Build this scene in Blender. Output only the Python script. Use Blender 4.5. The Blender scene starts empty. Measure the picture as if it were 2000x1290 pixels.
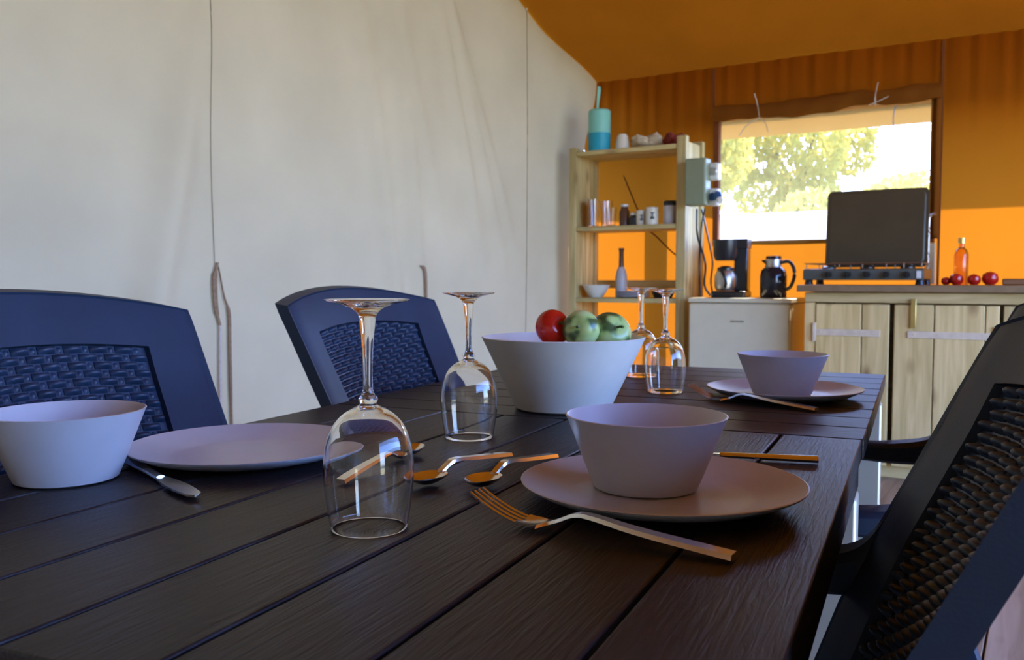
import bpy, bmesh, math, random
from math import sin, cos, tan, pi, radians, atan, sqrt
from mathutils import Vector, Matrix, Euler
random.seed(7)
SC = bpy.context.scene
COL = SC.collection

# ------------------------------------------------------------------ camera, world, sun, exposure
CAM_H = 0.954
cd = bpy.data.cameras.new('camera'); cam = bpy.data.objects.new('camera', cd); COL.objects.link(cam)
cam.location = (0, 0, CAM_H)
cam.rotation_euler = (radians(90 - 3.19), 0, radians(31))
cd.sensor_width = 36; cd.lens = 31.32; cd.clip_start = 0.02; cd.clip_end = 200
cd.dof.use_dof = True; cd.dof.focus_distance = 0.92; cd.dof.aperture_fstop = 13
SC.camera = cam
W = bpy.data.worlds.new('sky'); SC.world = W; W.use_nodes = True
wn = W.node_tree.nodes; wl = W.node_tree.links
bg = wn['Background']
sky = wn.new('ShaderNodeTexSky'); sky.sky_type = 'NISHITA'; sky.sun_disc = False
sky.sun_elevation = radians(43); sky.sun_rotation = radians(0); sky.altitude = 0; sky.dust_density = 0.6; sky.ozone_density = 1.6
tint = wn.new('ShaderNodeMixRGB'); tint.blend_type = 'MULTIPLY'; tint.inputs[0].default_value = 1.0; tint.inputs[2].default_value = (.62, .76, 1.22, 1)
wl.new(sky.outputs['Color'], tint.inputs[1]); wl.new(tint.outputs[0], bg.inputs['Color']); bg.inputs['Strength'].default_value = 1.62
sl = bpy.data.lights.new('sun', 'SUN'); sl.energy = 15.0; sl.angle = radians(0.6); sl.color = (1.0, 0.93, 0.82)
sun = bpy.data.objects.new('sun', sl); COL.objects.link(sun)
sd = Vector((-0.12, -1.0, -tan(radians(43.0)))).normalized()
sun.rotation_euler = sd.to_track_quat('-Z', 'Y').to_euler(); sun.location = (0, 12, 12)
SC.view_settings.view_transform = 'Standard'; SC.view_settings.look = 'None'
SC.view_settings.gamma = 1.0; SC.view_settings.use_curve_mapping = False
SC.view_settings.exposure = 0.62
try:
    SC.cycles.use_denoising = True
    SC.cycles.max_bounces = 14; SC.cycles.transmission_bounces = 12; SC.cycles.transparent_max_bounces = 12
    SC.cycles.diffuse_bounces = 5; SC.cycles.glossy_bounces = 5
    SC.cycles.caustics_reflective = False; SC.cycles.caustics_refractive = False
    SC.cycles.sample_clamp_indirect = 6
except Exception:
    pass

# ------------------------------------------------------------------ materials
def nodes(name):
    m = bpy.data.materials.new(name); m.use_nodes = True
    return m, m.node_tree.nodes, m.node_tree.links, m.node_tree.nodes['Principled BSDF']
def pm(name, col, rough=0.5, metal=0.0, var=0.12, scale=12.0, bump=0.0, bscale=60.0, stretch=(1, 1, 1), **kw):
    m, N, L, b = nodes(name)
    tc = N.new('ShaderNodeTexCoord'); mp = N.new('ShaderNodeMapping'); mp.inputs['Scale'].default_value = stretch
    L.new(tc.outputs['Object'], mp.inputs['Vector'])
    nz = N.new('ShaderNodeTexNoise'); nz.inputs['Scale'].default_value = scale; nz.inputs['Detail'].default_value = 4
    L.new(mp.outputs[0], nz.inputs['Vector'])
    cr = N.new('ShaderNodeValToRGB')
    cr.color_ramp.elements[0].position = .3; cr.color_ramp.elements[1].position = .7
    cr.color_ramp.elements[0].color = tuple(c * (1 - var) for c in col) + (1,)
    cr.color_ramp.elements[1].color = tuple(min(1, c * (1 + var)) for c in col) + (1,)
    L.new(nz.outputs['Fac'], cr.inputs[0]); L.new(cr.outputs[0], b.inputs['Base Color'])
    b.inputs['Roughness'].default_value = rough; b.inputs['Metallic'].default_value = metal
    for k, v in kw.items(): b.inputs[k.replace('_', ' ')].default_value = v
    if bump:
        n2 = N.new('ShaderNodeTexNoise'); n2.inputs['Scale'].default_value = bscale; n2.inputs['Detail'].default_value = 3
        L.new(mp.outputs[0], n2.inputs['Vector'])
        bp = N.new('ShaderNodeBump'); bp.inputs['Strength'].default_value = bump; bp.inputs['Distance'].default_value = 0.003
        L.new(n2.outputs['Fac'], bp.inputs['Height']); L.new(bp.outputs[0], b.inputs['Normal'])
    return m
def wood(name, ca, cb, axis=2, scale=5.0, rough=0.6, knots=0.5, bump=0.25, randomise=True, spec=.5):
    """grain running along one object axis, knots, a tint of its own for each board"""
    m, N, L, b = nodes(name)
    tc = N.new('ShaderNodeTexCoord'); mp = N.new('ShaderNodeMapping')
    s = [scale * 3] * 3; s[axis] = scale * .22; mp.inputs['Scale'].default_value = s
    oi = N.new('ShaderNodeObjectInfo'); add = N.new('ShaderNodeVectorMath'); add.operation = 'ADD'
    sc = N.new('ShaderNodeMath'); sc.operation = 'MULTIPLY'; sc.inputs[1].default_value = 17
    L.new(oi.outputs['Random'], sc.inputs[0])
    L.new(tc.outputs['Object'], add.inputs[0]); L.new(sc.outputs[0], add.inputs[1]); L.new(add.outputs[0], mp.inputs['Vector'])
    nz = N.new('ShaderNodeTexNoise'); nz.inputs['Scale'].default_value = 2.0; nz.inputs['Detail'].default_value = 6; nz.inputs['Distortion'].default_value = .6
    L.new(mp.outputs[0], nz.inputs['Vector'])
    cr = N.new('ShaderNodeValToRGB'); cr.color_ramp.elements[0].position = .32; cr.color_ramp.elements[1].position = .68
    cr.color_ramp.elements[0].color = ca + (1,); cr.color_ramp.elements[1].color = cb + (1,)
    L.new(nz.outputs['Fac'], cr.inputs[0])
    out = cr.outputs[0]
    if knots:
        m2 = N.new('ShaderNodeMapping'); s2 = [7.0] * 3; s2[axis] = 3.6; m2.inputs['Scale'].default_value = s2
        L.new(add.outputs[0], m2.inputs['Vector'])
        v = N.new('ShaderNodeTexVoronoi'); v.inputs['Scale'].default_value = 1.0; L.new(m2.outputs[0], v.inputs['Vector'])
        r2 = N.new('ShaderNodeValToRGB'); r2.color_ramp.elements[0].position = .05; r2.color_ramp.elements[1].position = .22
        r2.color_ramp.elements[0].color = (.32, .2, .12, 1); r2.color_ramp.elements[1].color = (1, 1, 1, 1)
        L.new(v.outputs['Distance'], r2.inputs[0])
        mx = N.new('ShaderNodeMixRGB'); mx.blend_type = 'MULTIPLY'; mx.inputs[0].default_value = knots
        L.new(out, mx.inputs[1]); L.new(r2.outputs[0], mx.inputs[2]); out = mx.outputs[0]
    if randomise:
        hs = N.new('ShaderNodeHueSaturation'); mr = N.new('ShaderNodeMapRange')
        mr.inputs['To Min'].default_value = .82; mr.inputs['To Max'].default_value = 1.15
        L.new(oi.outputs['Random'], mr.inputs['Value']); L.new(mr.outputs[0], hs.inputs['Value']); L.new(out, hs.inputs['Color']); out = hs.outputs[0]
    L.new(out, b.inputs['Base Color']); b.inputs['Roughness'].default_value = rough; b.inputs['Specular IOR Level'].default_value = spec
    bp = N.new('ShaderNodeBump'); bp.inputs['Strength'].default_value = bump; bp.inputs['Distance'].default_value = .002
    L.new(nz.outputs['Fac'], bp.inputs['Height']); L.new(bp.outputs[0], b.inputs['Normal'])
    return m
def canvas(name, diff, trans, fac, weave=900.0, mottle=0.06):
    """thin tent cloth: part of the light is reflected, part passes through diffusely"""
    m = bpy.data.materials.new(name); m.use_nodes = True; N = m.node_tree.nodes; L = m.node_tree.links; N.clear()
    o = N.new('ShaderNodeOutputMaterial'); d = N.new('ShaderNodeBsdfDiffuse'); t = N.new('ShaderNodeBsdfTranslucent'); mx = N.new('ShaderNodeMixShader')
    tc = N.new('ShaderNodeTexCoord'); nz = N.new('ShaderNodeTexNoise'); nz.inputs['Scale'].default_value = 3.0; nz.inputs['Detail'].default_value = 5
    L.new(tc.outputs['Object'], nz.inputs['Vector'])
    for n, c in ((d, diff), (t, trans)):
        cr = N.new('ShaderNodeValToRGB'); cr.color_ramp.elements[0].position = .3; cr.color_ramp.elements[1].position = .7
        cr.color_ramp.elements[0].color = tuple(x * (1 - mottle) for x in c) + (1,); cr.color_ramp.elements[1].color = tuple(min(1, x * (1 + mottle)) for x in c) + (1,)
        L.new(nz.outputs['Fac'], cr.inputs[0]); L.new(cr.outputs[0], n.inputs['Color'])
    n2 = N.new('ShaderNodeTexNoise'); n2.inputs['Scale'].default_value = weave; L.new(tc.outputs['Object'], n2.inputs['Vector'])
    bp = N.new('ShaderNodeBump'); bp.inputs['Strength'].default_value = .15; bp.inputs['Distance'].default_value = .001
    L.new(n2.outputs['Fac'], bp.inputs['Height']); L.new(bp.outputs[0], d.inputs['Normal'])
    mx.inputs[0].default_value = fac
    L.new(d.outputs[0], mx.inputs[1]); L.new(t.outputs[0], mx.inputs[2]); L.new(mx.outputs[0], o.inputs[0])
    return m
def film(name, clear, col):
    """the misty clear sheet of the tent window"""
    m = bpy.data.materials.new(name); m.use_nodes = True; N = m.node_tree.nodes; L = m.node_tree.links; N.clear()
    o = N.new('ShaderNodeOutputMaterial'); tr = N.new('ShaderNodeBsdfTransparent'); t = N.new('ShaderNodeBsdfTranslucent'); t.inputs[0].default_value = col + (1,)
    mx = N.new('ShaderNodeMixShader'); nz = N.new('ShaderNodeTexNoise'); nz.inputs['Scale'].default_value = 4; tc = N.new('ShaderNodeTexCoord')
    L.new(tc.outputs['Object'], nz.inputs[0]); mr = N.new('ShaderNodeMapRange'); mr.inputs['To Min'].default_value = 1 - clear - .04; mr.inputs['To Max'].default_value = 1 - clear + .04
    L.new(nz.outputs['Fac'], mr.inputs[0]); L.new(mr.outputs[0], mx.inputs[0]); L.new(tr.outputs[0], mx.inputs[1]); L.new(t.outputs[0], mx.inputs[2]); L.new(mx.outputs[0], o.inputs[0])
    return m
M = {}
M['plastic'] = pm('anthracite_plastic', (.015, .029, .058), .5, Specular_IOR_Level=.3, var=.15, scale=8, bump=.12, bscale=500)
M['rattan'] = pm('anthracite_weave', (.018, .033, .065), .42, Specular_IOR_Level=.4, var=.2, scale=40, bump=.1, bscale=400)
M['grey_metal'] = pm('light_grey_metal', (.50, .48, .40), .35, .3, var=.04)
M['melamine'] = pm('grey_melamine', (.50, .50, .54), .34, var=.03, scale=30, bump=.03, bscale=300)
M['melamine_pale'] = pm('pale_melamine', (.72, .71, .66), .45, var=.03, scale=30, bump=.03, bscale=300)
M['steel'] = pm('polished_steel', (.80, .76, .74), .17, 1.0, var=.04, scale=50)
M['steel_rough'] = pm('brushed_steel', (.55, .55, .53), .35, 1.0, var=.08, scale=50)
M['black'] = pm('black_plastic', (.016, .016, .018), .3, var=.2)
M['black_gloss'] = pm('black_gloss', (.012, .013, .02), .12, var=.1)
M['dark_lid'] = pm('dark_enamel', (.068, .050, .026), .38, var=.12, scale=6)
M['grey_box'] = pm('grey_green_plastic', (.24, .28, .18), .5, var=.05)
M['white_plastic'] = pm('white_plastic', (.75, .74, .7), .4, var=.03)
M['cooker_grey'] = pm('cooker_grey_enamel', (.10, .11, .10), .4, .2, var=.1)
M['blue_plastic'] = pm('blue_plastic', (.02, .12, .35), .35, var=.1)
M['fridge'] = pm('fridge_enamel', (.70, .67, .50), .38, var=.03)
M['teal_light'] = pm('pale_turquoise', (.22, .58, .52), .5, var=.05)
M['teal'] = pm('strong_turquoise', (.01, .33, .48), .5, var=.05)
M['red'] = pm('red_skin', (.62, .015, .01), .22, var=.25, scale=10)
M['tomato'] = pm('tomato_skin', (.55, .015, .008), .18, var=.2, scale=14)
M['stem_green'] = pm('stalk_green', (.05, .11, .02), .6, var=.3)
M['ceramic'] = pm('white_ceramic', (.7, .68, .6), .25, var=.03)
M['mug_print'] = pm('dark_print', (.04, .05, .05), .4, var=.05)
M['brown_glaze'] = pm('brown_glaze', (.12, .05, .025), .3, var=.2)
M['cloth_beige'] = pm('beige_cloth', (.55, .47, .34), .9, var=.15, bump=.4, bscale=120)
M['cloth_red'] = pm('dark_red_cloth', (.22, .03, .02), .85, var=.2, bump=.4, bscale=120)
M['strap'] = pm('brown_webbing', (.26, .17, .10), .85, var=.2, scale=80)
M['strap_pale'] = pm('pale_webbing', (.52, .45, .40), .85, var=.15, scale=80)
M['seam'] = pm('seam_thread', (.42, .36, .26), .9, var=.1)
M['seam_dark'] = pm('dark_seam', (.17, .045, .006), .9, var=.1)
M['zinc'] = pm('zinc_strap', (.78, .66, .52), .45, .3, var=.1, scale=30)
M['brass'] = pm('brass', (.75, .55, .18), .3, .8, var=.08)
M['worktop'] = pm('worktop_laminate', (.24, .16, .09), .35, var=.15, scale=20)
M['board_wood'] = wood('brown_board', (.22, .09, .03), (.36, .16, .06), axis=0, knots=0)
M['table'] = wood('dark_brown_planks', (.008, .007, .008), (.021, .018, .021), axis=1, scale=40, rough=.42, knots=0, bump=.55, randomise=True, spec=.32)
M['table_x'] = wood('dark_brown_cross_planks', (.008, .007, .008), (.021, .018, .021), axis=0, scale=40, rough=.42, knots=0, bump=.55, randomise=True, spec=.32)
M['pine'] = wood('greenish_pine', (.50, .36, .14), (.76, .58, .28), axis=2, knots=.75)
M['pine_x'] = wood('greenish_pine_across', (.48, .35, .14), (.72, .55, .28), axis=0, knots=.6)
M['shelf_x'] = wood('weathered_shelf_board', (.40, .31, .12), (.68, .56, .26), axis=0, knots=.6)
M['shelf_z'] = wood('weathered_upright', (.40, .31, .12), (.70, .57, .27), axis=2, knots=.6)
M['floor'] = wood('floor_board', (.34, .24, .15), (.52, .40, .28), axis=1, knots=.5)
M['frame_wood'] = wood('post_wood', (.5, .36, .2), (.66, .5, .3), axis=2, knots=.4)
M['cream'] = canvas('cream_canvas', (.52, .44, .315), (.72, .54, .28), .06)
M['orange'] = canvas('orange_canvas', (.20, .040, .002), (.80, .25, .014), .15, mottle=.03)
M['tan'] = canvas('tan_canvas', (.26, .075, .002), (.5, .16, .01), .02)
M['tan_light'] = canvas('tan_valance', (.42, .26, .08), (.30, .16, .04), .28)
M['brown_cloth'] = canvas('brown_rolled_cloth', (.20, .065, .010), (.4, .12, .02), .12)
M['film'] = film('clear_film', .72, (.62, .44, .17))
M['leaf'] = canvas('leaf', (.36, .32, .07), (.62, .50, .10), .5)
M['bark'] = pm('bark', (.12, .08, .05), .9, var=.3, scale=8)
M['lawn'] = pm('lawn', (.10, .13, .06), .9, var=.3, scale=2)
M['bounce_tan'] = pm('warm_bounce_ground', (.66, .54, .20), .9, var=.25, scale=3)  # for the added ground patch: pale and warm so it bounces light indoors
M['white_wall'] = pm('white_render', (.82, .80, .76), .7, var=.05)
m, N, L, b = nodes('clear_glass'); M['glass'] = m
b.inputs['Base Color'].default_value = (1, 1, 1, 1); b.inputs['Roughness'].default_value = 0.0; b.inputs['IOR'].default_value = 1.48; b.inputs['Transmission Weight'].default_value = 1.0
m, N, L, b = nodes('oil_liquid'); M['oil'] = m
b.inputs['Base Color'].default_value = (.95, .42, .03, 1); b.inputs['Roughness'].default_value = 0.05; b.inputs['IOR'].default_value = 1.45; b.inputs['Transmission Weight'].default_value = .85
# mango-green skin with dark blotches
m, N, L, b = nodes('green_blotched_skin'); M['green_fruit'] = m
tc = N.new('ShaderNodeTexCoord'); nz = N.new('ShaderNodeTexNoise'); nz.inputs['Scale'].default_value = 26; nz.inputs['Detail'].default_value = 2
L.new(tc.outputs['Object'], nz.inputs['Vector']); cr = N.new('ShaderNodeValToRGB')
cr.color_ramp.elements[0].position = .40; cr.color_ramp.elements[0].color = (.05, .10, .03, 1); cr.color_ramp.elements[1].position = .50; cr.color_ramp.elements[1].color = (.36, .50, .16, 1)
e = cr.color_ramp.elements.new(.7); e.color = (.55, .66, .30, 1)
L.new(nz.outputs['Fac'], cr.inputs[0]); L.new(cr.outputs[0], b.inputs['Base Color']); b.inputs['Roughness'].default_value = .3

# ------------------------------------------------------------------ mesh helpers
def tag(o, label=None, cat=None, group=None, kind=None):
    if label: o['label'] = label
    if cat: o['category'] = cat
    if group: o['group'] = group
    if kind: o['kind'] = kind
    return o
def empty(name, loc, rz=0.0, label=None, cat=None, group=None, kind=None):
    o = bpy.data.objects.new(name, None); COL.objects.link(o); o.empty_display_size = .1
    o.location = loc; o.rotation_euler = (0, 0, rz); return tag(o, label, cat, group, kind)
def obj(name, bm, mat, parent=None, smooth=True, loc=None, rz=0.0, bevel=0.0, auto=True):
    me = bpy.data.meshes.new(name); bmesh.ops.recalc_face_normals(bm, faces=bm.faces[:]); bm.to_mesh(me); bm.free()
    o = bpy.data.objects.new(name, me); COL.objects.link(o)
    if mat: me.materials.append(mat)
    if smooth:
        for p in me.polygons: p.use_smooth = True
        if auto: me.set_sharp_from_angle(angle=radians(38))
    if bevel:
        md = o.modifiers.new('bevel', 'BEVEL'); md.width = bevel; md.segments = 2; md.limit_method = 'ANGLE'
    if parent: o.parent = parent
    if loc is not None: o.location = loc
    if rz: o.rotation_euler = (0, 0, rz)
    return o
def B(): return bmesh.new()
def box(bm, c, s, rot=None):
    r = bmesh.ops.create_cube(bm, size=1.0)
    mt = Matrix.Translation(c) @ ((rot.to_matrix().to_4x4()) if rot else Matrix.Identity(4)) @ Matrix.Diagonal((s[0], s[1], s[2], 1))
    bmesh.ops.transform(bm, matrix=mt, verts=r['verts']); return r['verts']
def boxo(name, lo, hi, mat, parent=None, bevel=0.003, **k):
    bm = B(); c = [(a + b_) / 2 for a, b_ in zip(lo, hi)]; s = [b_ - a for a, b_ in zip(lo, hi)]
    if parent is None and 'loc' not in k:
        box(bm, (0, 0, s[2] / 2), s); k['loc'] = (c[0], c[1], lo[2])
    else:
        box(bm, (0, 0, 0), s); k['loc'] = c
    return obj(name, bm, mat, parent, smooth=True, bevel=bevel, **k)
def lathe(bm, prof, n=48, c=(0, 0, 0), close=True):
    """revolve (r, z) points about z; a point with r == 0 becomes one vertex"""
    rings = []
    for r, z in prof:
        if r < 1e-6: rings.append([bm.verts.new((c[0], c[1], c[2] + z))])
        else: rings.append([bm.verts.new((c[0] + r * cos(2 * pi * i / n), c[1] + r * sin(2 * pi * i / n), c[2] + z)) for i in range(n)])
    for a, b_ in zip(rings[:-1], rings[1:]):
        for i in range(n):
            j = (i + 1) % n
            if len(a) == 1 and len(b_) == 1: continue
            if len(a) == 1: bm.faces.new((a[0], b_[i], b_[j]))
            elif len(b_) == 1: bm.faces.new((a[i], a[j], b_[0]))
            else: bm.faces.new((a[i], a[j], b_[j], b_[i]))
    return bm
def tube(bm, pts, r, n=10, cap=True, flat=1.0):
    """round bar through points; r is one radius or a list; flat squashes it across"""
    P = [Vector(p) for p in pts]; R = r if isinstance(r, (list, tuple)) else [r] * len(P)
    up = Vector((0, 0, 1)); rings = []
    for i, p in enumerate(P):
        t = (P[min(i + 1, len(P) - 1)] - P[max(i - 1, 0)]).normalized()
        a = t.cross(up); a = a.normalized() if a.length > 1e-3 else Vector((1, 0, 0)); b_ = a.cross(t).normalized()
        rings.append([bm.verts.new(p + R[i] * (a * cos(2 * pi * k / n) + b_ * flat * sin(2 * pi * k / n))) for k in range(n)])
    for A, C in zip(rings[:-1], rings[1:]):
        for k in range(n): bm.faces.new((A[k], A[(k + 1) % n], C[(k + 1) % n], C[k]))
    if cap: bm.faces.new(rings[0][::-1]); bm.faces.new(rings[-1])
    return bm
def loft(bm, secs, cap=True):
    """join equal-length closed sections"""
    rings = [[bm.verts.new(p) for p in s] for s in secs]; n = len(rings[0])
    for A, C in zip(rings[:-1], rings[1:]):
        for k in range(n): bm.faces.new((A[k], A[(k + 1) % n], C[(k + 1) % n], C[k]))
    if cap: bm.faces.new(rings[0][::-1]); bm.faces.new(rings[-1])
    return bm
def grid(bm, nu, nv, f, skip=None):
    V = [[bm.verts.new(f(i, j)) for j in range(nv + 1)] for i in range(nu + 1)]
    for i in range(nu):
        for j in range(nv):
            if skip and skip(i, j): continue
            bm.faces.new((V[i][j], V[i + 1][j], V[i + 1][j + 1], V[i][j + 1]))
    return V
def smooth_pts(pts, k=6):
    """Catmull-Rom through points"""
    P = [Vector(p) for p in pts]; out = []
    for i in range(len(P) - 1):
        a, b_, c, d = P[max(i - 1, 0)], P[i], P[i + 1], P[min(i + 2, len(P) - 1)]
        for q in range(k):
            t = q / k
            out.append(.5 * ((2 * b_) + (c - a) * t + (2 * a - 5 * b_ + 4 * c - d) * t * t + (-a + 3 * b_ - 3 * c + d) * t ** 3))
    out.append(P[-1]); return out
def copy_tree(o, parent=None):
    c = o.copy(); COL.objects.link(c)
    if parent: c.parent = parent
    for ch in list(o.children): copy_tree(ch, c)
    return c

# ------------------------------------------------------------------ the tent: floor, walls, roof
KW = 1.066
XL, XR, YB, YF = -2.58, 3.0, 5.2, -2.6
fl = empty('floor', (0, 0, 0), kind='structure')
k = 0; x = XL
while x < XR - .01:
    w = min(.145, XR - x); bm = B(); box(bm, (0, 0, -.0125), (w - .006, YB - YF, .025))
    obj('floor_board', bm, M['floor'], fl, loc=(x + w / 2, (YB + YF) / 2, 0), bevel=.002); x += .145
bm = B(); box(bm, (0, 0, -.03), (XR - XL + .1, YB - YF + .1, .02)); obj('subfloor', bm, M['bark'], fl, loc=((XL + XR) / 2, (YB + YF) / 2, 0))

RISE = .36; ZE = 2.212; YR = 1.1
def roof_z(y): return ZE + (YB - y) * RISE if y > YR else ZE + (YB - YR) * RISE - (YR - y) * .42
# left gable wall: cream canvas with soft folds pulled towards the pegs
def fold(y, z):
    y0_, z0_ = y, z; y = y / KW; z = .954 + (z - .954) / KW
    d = 0.0
    d += .065 * math.exp(-((y - 1.80 - (z - .8) * .24) / .075) ** 2) * max(0, min(1, (2.1 - z) / .8)) * max(0, min(1, (z - .2) / .6))
    d += .034 * math.exp(-((y - 2.98 - (z - 1.2) * -.16) / .05) ** 2) * max(0, min(1, (2.3 - z) / .6))
    d += .032 * math.exp(-((y - 3.18 + (z - 1.0) * .10) / .05) ** 2) * max(0, min(1, (2.1 - z) / .6))
    for y0, sl_, am in ((3.66, -.30, .026), (3.86, -.42, .022), (4.0, -.52, .018), (3.35, -.30, .018)):
        d += am * math.exp(-((y - y0 - (z - 1.2) * sl_) / .045) ** 2) * max(0, min(1, (z - .9) / .5))
    d += .022 * sin(y * 2.1 + .5) * sin(z * 1.3) + .006 * sin(y * 7 + z * 2.0)
    d += .008 * math.exp(-((y - 2.09) / .05) ** 2)
    # bellies inwards near the corner by the shelves
    q = max(0, min(1, (z0_ - 1.65) / .55)); g = max(0, min(1, (y0_ - 4.55) / .6)); d += .085 * q * q * (3 - 2 * q) * g * g * (3 - 2 * g)
    return d
bm = B(); NU, NV = 330, 90
def wl_f(i, j):
    y = YF + (YB - YF) * i / NU; z = roof_z(y) * j / NV
    return (XL + fold(y, z), y, z)
grid(bm, NU, NV, wl_f)
wall_l = obj('wall_left', bm, M['cream'], auto=False); tag(wall_l, kind='structure')
def wall_pt(y, z, off=.003):
    y *= KW; z = .954 + (z - .954) * KW
    return (XL + fold(y, z) + off, y, z)
for y0, z0, y1, z1, r_, mt in ((2.060, 2.35, 2.086, 1.01, .0020, 'seam'), (4.172, 2.5, 4.173, .2, .0028, 'seam'), (.35, 2.6, .33, .1, .0025, 'seam')):
    bm = B(); tube(bm, [wall_pt(y0 + (y1 - y0) * q / 24, z0 + (z1 - z0) * q / 24) for q in range(25)], r_, 6); obj('seam', bm, M[mt], wall_l)
# back wall: orange canvas with a window opening
WX0, WX1, WZ0, WZ1 = -1.690, -.540, 1.178, 1.935
xs = sorted(set([round(XL + (XR - XL) * i / 300, 4) for i in range(301)] + [WX0, WX1]))
zs = sorted(set([round(ZE * j / 50, 4) for j in range(51)] + [WZ0, WZ1]))
def ripple(x, z):
    top = max(0, min(1, (z - 1.55) / .6))
    d = top * (.006 * sin(x * 62) + .004 * sin(x * 101 + 1.2)) + .008 * sin(x * 3.1 + z) + .004 * sin(x * 9 + z * 4)
    edge = min(abs(x - WX0), abs(x - WX1), 1.0) if WZ0 - .05 < z < WZ1 + .05 else 1.0
    return d * min(1, edge / .1) if (WX0 - .2 < x < WX1 + .2) else d
bm = B()
def inwin(i, j): return WX0 - 1e-4 <= xs[i] < WX1 - 1e-4 and WZ0 - 1e-4 <= zs[j] < WZ1 - 1e-4
grid(bm, len(xs) - 1, len(zs) - 1, lambda i, j: (xs[i], YB + ripple(xs[i], zs[j]), zs[j]), inwin)
wall_b = obj('wall_back', bm, M['orange'], auto=False); tag(wall_b, kind='structure')
for x0, za, zb in ((-1.728, 1.95, 2.2), (-.500, .92, 2.2), (1.1, .1, 2.2)):
    bm = B(); box(bm, (x0, YB - .008, (za + zb) / 2), (.012, .010, zb - za)); obj('seam', bm, M['seam_dark'], wall_b)
# right wall: canvas with a wide doorway, the tent's open side
bm = B()
def wr(y0, y1, z0, zf):
    n = 24
    grid(bm, n, 1, lambda i, j: (XR, y0 + (y1 - y0) * i / n, (z0 if j == 0 else zf(y0 + (y1 - y0) * i / n))))
wr(4.3, YB, 0, roof_z); wr(-.7, 4.4, 2.55, roof_z); wr(YF, -.7, 0, roof_z)
tag(obj('wall_right', bm, M['cream']), kind='structure')
bm = B()
for a, b_, z0 in ((XL, XR, 0),):
    grid(bm, 1, 1, lambda i, j: ((a, b_)[i], YF, (z0, roof_z(YF))[j]))
tag(obj('wall_front', bm, M['cream']), kind='structure')
# roof liner
bm = B()
ys = [YB + .63, YB] + [YB - (YB - YR) * q / 40 for q in range(1, 41)] + [YR - (YR - YF) * q / 20 for q in range(1, 21)] + [YF - .4]
xr = [XL - .12 + (XR - XL + .24) * q / 60 for q in range(61)]
def rf(i, j):
    x, y = xr[i], ys[j]; z = (ZE - .6 * RISE if y > YB else roof_z(y))
    z += .012 * sin(x * 4.0) * sin((YB - y) * 1.1) if YR < y < YB else 0
    return (x, y, z + .004)
grid(bm, 60, len(ys) - 1, rf)
ceil = obj('ceiling', bm, M['tan'], auto=False); tag(ceil, kind='structure')
# outer valance of the eave, seen through the window
bm = B(); grid(bm, 120, 3, lambda i, j: (XL - .12 + (XR - XL + .24) * i / 120, YB + .6 + .002 * sin(i * .9), ZE - .6 * RISE - j * (ZE - .6 * RISE - 1.880) / 3))
tag(obj('trim_1', bm, M['tan_light'], auto=False), kind='structure')
# window: jambs, sill, the clear sheet
w1 = empty('window_1', (0, 0, 0), kind='structure')
boxo('window_jamb', (WX0 - .028, YB - .03, WZ0 - .02), (WX0 + .004, YB + .02, WZ1 + .02), M['seam_dark'], w1)
boxo('window_jamb', (WX1 - .004, YB - .03, WZ0 - .02), (WX1 + .02, YB + .02, WZ1 + .02), M['seam_dark'], w1)
boxo('window_hem', (WX0, YB - .012, WZ0 - .012), (WX1, YB + .006, WZ0 + .008), M['tan_light'], w1)
bm = B(); grid(bm, 20, 12, lambda i, j: (WX0 + (WX1 - WX0) * i / 20, YB + .010 + .004 * sin(i * .8 + j * .5), WZ0 + (WZ1 - WZ0) * j / 12)); obj('pane', bm, M['film'], w1, auto=False)
# hanging strip of cloth beside the window and the wooden post under it
bm = B(); V = grid(bm, 6, 20, lambda i, j: (-.548 + .046 * i / 6, YB - .045 + .010 * sin(i * 1.1), 1.172 + .80 * j / 20))
fs = obj('side_flap', bm, M['brown_cloth']); fs.modifiers.new('t', 'SOLIDIFY').thickness = .006
tag(fs, 'narrow dark orange cloth strip hanging at the right side of the window', 'flap')
boxo('post', (-.560, YB - .052, .935), (-.512, YB - .012, 1.150), M['frame_wood'], bevel=.004)
tag(bpy.data.objects['post'], 'pale wooden post behind the worktop, right of the cooker', 'post')

# rolled-up window cover with its ties
rb = empty('rolled_blind', (-1.10, YB - .075, 1.90), label='rolled-up dark orange canvas cover sagging above the window, tied with tapes', cat='blind')
bm = B(); secs = []
for i in range(61):
    t = i / 60; x = -.605 + 1.21 * t
    zc = .030 - .020 * math.exp(-((t - .33) / .20) ** 2) + .012 * math.exp(-((t - .66) / .07) ** 2) - .006 * math.exp(-((t - .8) / .08) ** 2)
    rz = .043 + .010 * math.exp(-((t - .42) / .12) ** 2) * .6 - .014 * math.exp(-((t - .22) / .03) ** 2) - .016 * math.exp(-((t - .73) / .03) ** 2) + .004 * sin(t * 37)
    secs.append([(x, (.026 + .003 * sin(t * 50 + a)) * cos(a), zc + rz * sin(a) * (1 + .12 * sin(3 * a + t * 9))) for a in [2 * pi * q / 14 for q in range(14)]])
loft(bm, secs); obj('roll', bm, M['brown_cloth'], rb)
bm = B(); grid(bm, 40, 4, lambda i, j: (-.60 + 1.2 * i / 40, .03 + .004 * sin(i), .035 + .028 * j / 4)); obj('header', bm, M['brown_cloth'], rb)
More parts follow.
